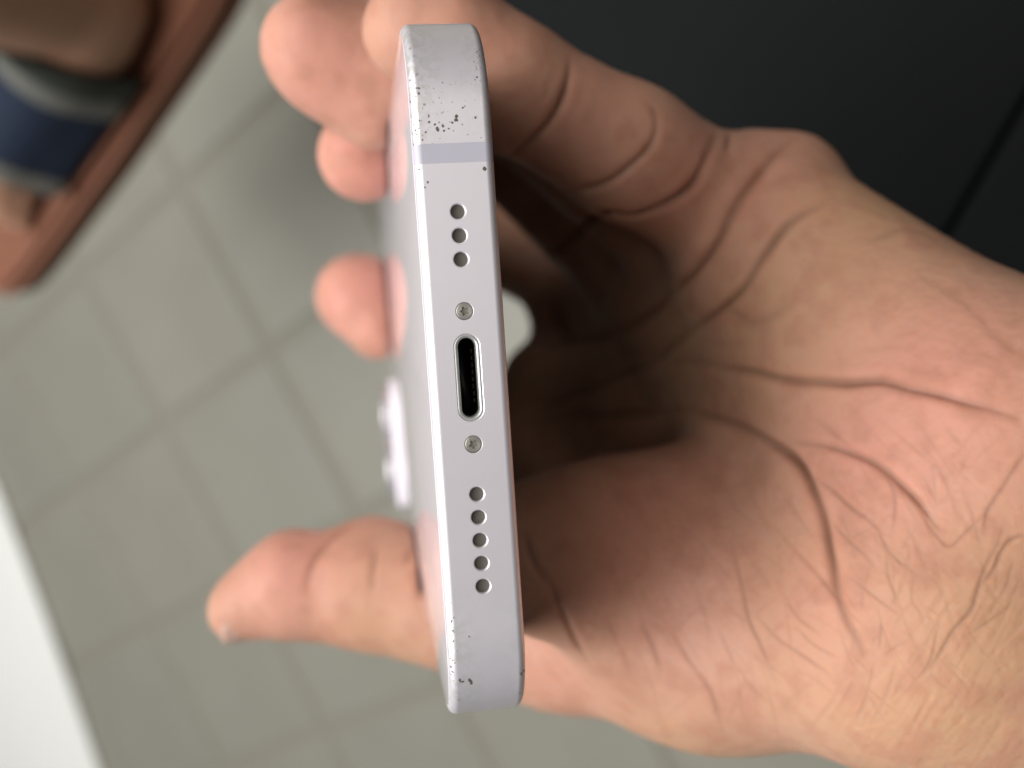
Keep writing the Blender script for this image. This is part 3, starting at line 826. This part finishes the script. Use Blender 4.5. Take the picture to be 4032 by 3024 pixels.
# camera module on the back at the far end
cm = empty('camera_module'); cm.parent = phone
MGW = mat_glass('camera_glass', (.86, .82, .86), .18)
s_ = FLIP                                        # photo's lower side
cx, cy, hs = (PW/2-1.6-14.2)*s_, PL-1.6-14.2, 14.2
bm = rounded_prism([((cx-hs)*.001, (cy-hs)*.001), ((cx+hs)*.001, (cy-hs)*.001), ((cx+hs)*.001, (cy+hs)*.001), ((cx-hs)*.001, (cy+hs)*.001)], (H2-.1)*.001, (H2+1.25)*.001, .0075, .0004)
bm_obj('bump', bm, MGW, cm, 40)
MR = NT('lens_ring').set(Base_Color=(.74, .70, .74), Metallic=.7, Roughness=.25).m
ML = mat_dark('lens_glass', (.008, .008, .012), .04)
for lx, ly in ((cx+5.6*s_, cy-5.6), (cx-5.6*s_, cy+5.6)):
    z0, z1 = H2+1.2, H2+2.75; seg = 40
    rings = [(6.5, z0), (6.5, z1-.2), (6.3, z1), (5.7, z1), (5.6, z1-.25)]
    v = [((lx+r*math.cos(2*math.pi*k/seg))*.001, (ly+r*math.sin(2*math.pi*k/seg))*.001, z*.001) for r, z in rings for k in range(seg)]
    f = [(a*seg+k, a*seg+(k+1) % seg, (a+1)*seg+(k+1) % seg, (a+1)*seg+k) for a in range(len(rings)-1) for k in range(seg)]
    me = mesh_np('lens', v, f); me.set_sharp_from_angle(angle=math.radians(35)); link('lens', me, MR, cm)
    v = [((lx+5.65*math.cos(2*math.pi*k/seg))*.001, (ly+5.65*math.sin(2*math.pi*k/seg))*.001, (z1-.22)*.001) for k in range(seg)]
    link('lens_glass', mesh_np('lens_glass', v, [tuple(range(seg))]), ML, cm)
v = [((cx+5.6*s_+2.6*math.cos(a))*.001, (cy+5.6+2.6*math.sin(a))*.001, (H2+1.27)*.001) for a in np.linspace(0, 2*math.pi, 28, endpoint=False)]
link('flash', mesh_np('flash', v, [tuple(range(28))]), NT('flash').set(Base_Color=(.8, .76, .6), Roughness=.3).m, cm)

# ------------------------------------------------------------------ sandal and foot, upper left
def FP(px, py, h): return onplane(px, py, h)
def mat_simple(name, ca, cb, scale, rough, bumpd=0, spec=.4, sss=0):
    m = NT(name); c = m.coord(); n = m.noise(scale, 4, .6, c)
    m.set(Base_Color=m.mix(n, ca, cb), Roughness=rough, Specular_IOR_Level=spec)
    if sss: m.set(Subsurface_Weight=sss, Subsurface_Scale=.006, Subsurface_Radius=(1., .4, .2))
    if bumpd: m.l(m.bump(n, .5, bumpd), m.b.inputs['Normal'])
    return m.m
# sole outline: outer side runs through these photo points on the floor
FH = .30                                        # the foot is held up, the leg crossed
e0, e1 = FP(15, 1195, FH)[:2], FP(892, 0, FH)[:2]
sd = (e1-e0)/np.linalg.norm(e1-e0)             # towards the heel
sn = np.array([-sd[1], sd[0]])
if np.dot(FP(0, 300, 0)[:2]-e0, sn) < 0: sn = -sn   # towards the inner side
SW = .125; SL = .345
sroot = Matrix.Translation((*e0, FH-.034))
sandal = tag(empty('sandal', sroot), 'dark brown slide sandal with navy and grey strap, at upper left', 'sandal')
si = sroot.inverted()
def S(u, v): return e0 + sd*u + sn*v           # u from toe end to heel, v from outer to inner edge
MSole = mat_simple('brown_sole', (.18, .066, .034), (.215, .083, .044), 60, .7)
sole = []
for t in np.linspace(0, 1, 160, endpoint=False):
    a = t*2*math.pi; cu, cv = math.cos(a), math.sin(a)
    u = math.copysign(abs(cu)**.25, cu); v_ = math.copysign(abs(cv)**.22, cv)
    wv = SW/2*(1-.10*(u > 0)*u)
    p = S(SL/2-.010+u*SL/2, SW/2+v_*wv); sole.append(p)
bm = bmesh.new(); f = bm.faces.new([bm.verts.new((p[0], p[1], FH-.034)) for p in sole])
r_ = bmesh.ops.extrude_face_region(bm, geom=[f])
for v in r_['geom']:
    if isinstance(v, bmesh.types.BMVert): v.co.z = FH
bmesh.ops.recalc_face_normals(bm, faces=bm.faces)
bmesh.ops.bevel(bm, geom=[e for e in bm.edges if abs(e.verts[0].co.z-e.verts[1].co.z) < 1e-9], offset=.006, segments=4, affect='EDGES')
for f in bm.faces: f.smooth = True
o = bm_obj('sole', bm, MSole, sandal, 40); o.matrix_parent_inverse = si
# foot: implicit body, own small field in (u, v, height) mm
G = Field((-5, -5, 20), (410, 130, 520), 3.0); fo = G.blank()
cone(G, fo, (70, 52, 62), (215, 50, 66), 26, 32, 12)
cone(G, fo, (60, 38, 52), (80, 74, 54), 19, 21, 10)
cone(G, fo, (205, 50, 75), (240, 50, 66), 33, 30, 14)
cone(G, fo, (232, 50, 90), (262, 50, 220), 32, 38, 16); cone(G, fo, (262, 50, 220), (345, 45, 560), 38, 54, 16)
tl = [(22, 80, 47, 11), (20, 62, 46, 8.5), (26, 47, 45, 8), (34, 34, 44, 7.5), (46, 22, 44, 7.5)]
for u, v, z, r in tl: cone(G, fo, (76, 30+(v-22)*.75, 50), (u+r*.5, v, z), r+2, r, 3)
fv, ff = surface_nets(fo, G.lo, G.h); fv = lap_smooth(fv, ff, 3)
fv = np.array([[*S(p[0]*.001+.026, p[1]*.001), p[2]*.001-.036+FH] for p in fv])
foot_m = mesh_np('foot', fv, ff)
bm = bmesh.new(); bm.from_mesh(foot_m); bmesh.ops.recalc_face_normals(bm, faces=bm.faces); bm.to_mesh(foot_m); bm.free(); foot_m.shade_smooth()
MFt = mat_simple('foot_skin', (.50, .27, .17), (.56, .31, .205), 40, .5, .0006, .35, .5)
foot = tag(link('foot', foot_m, MFt), 'bare foot in the dark brown sandal at upper left', 'foot')
fb2 = BVHTree.FromPolygons([tuple(p) for p in fv], [tuple(map(int, q)) for q in ff])
def strap(name, u0, u1, mat, lift, th, nu=10, nvv=40, skew=0.0):
    """a band over the foot from the outer to the inner edge of the sole"""
    v = []; f = []
    for i in range(nu+1):
        for j in range(nvv+1):
            t = j/nvv; a = math.pi*t
            u = u0+(u1-u0)*i/nu + skew*math.sin(a)
            org = np.array([*S(u, SW/2), .006+FH]); dv = -math.cos(a)*sn; d = np.array([dv[0], dv[1], max(.02, math.sin(a))]); d /= np.linalg.norm(d)
            far = org + d*.2
            h = fb2.ray_cast(Vector(tuple(far)), Vector(tuple(-d)))
            rr = .2-h[3] if h[0] is not None and h[3] is not None and h[3] < .195 else .05
            rr = max(rr, .047 if math.sin(a) < .35 else .0)
            v.append(org+d*(rr+lift))
    v = np.array(v).reshape(nu+1, nvv+1, 3)
    for _ in range(8): v[:, 1:-1] = .5*v[:, 1:-1]+.25*(v[:, :-2]+v[:, 2:])
    v = v.reshape(-1, 3)
    for i in range(nu):
        for j in range(nvv):
            k = i*(nvv+1)+j; f.append((k, k+1, k+nvv+2, k+nvv+1))
    me = mesh_np(name, v, f); o = link(name, me, mat, sandal); o.matrix_parent_inverse = si
    s = o.modifiers.new('t', 'SOLIDIFY'); s.thickness = th; s.offset = 0
    return o
MNavy = mat_simple('navy_fabric', (.009, .015, .032), (.014, .023, .045), 120, .8, .0004, .3)
MGrey = mat_simple('grey_binding', (.13, .128, .11), (.17, .166, .145), 150, .8, .0003, .3)
MDG = mat_simple('charcoal_fabric', (.028, .031, .025), (.042, .045, .037), 130, .8, .0004, .3)
strap('strap', .136, .205, MNavy, .004, .004)
strap('strap_binding', .123, .137, MGrey, .005, .006)
strap('strap_binding', .204, .221, MGrey, .005, .006)
strap('instep_strap', .221, .240, MDG, .006, .005)
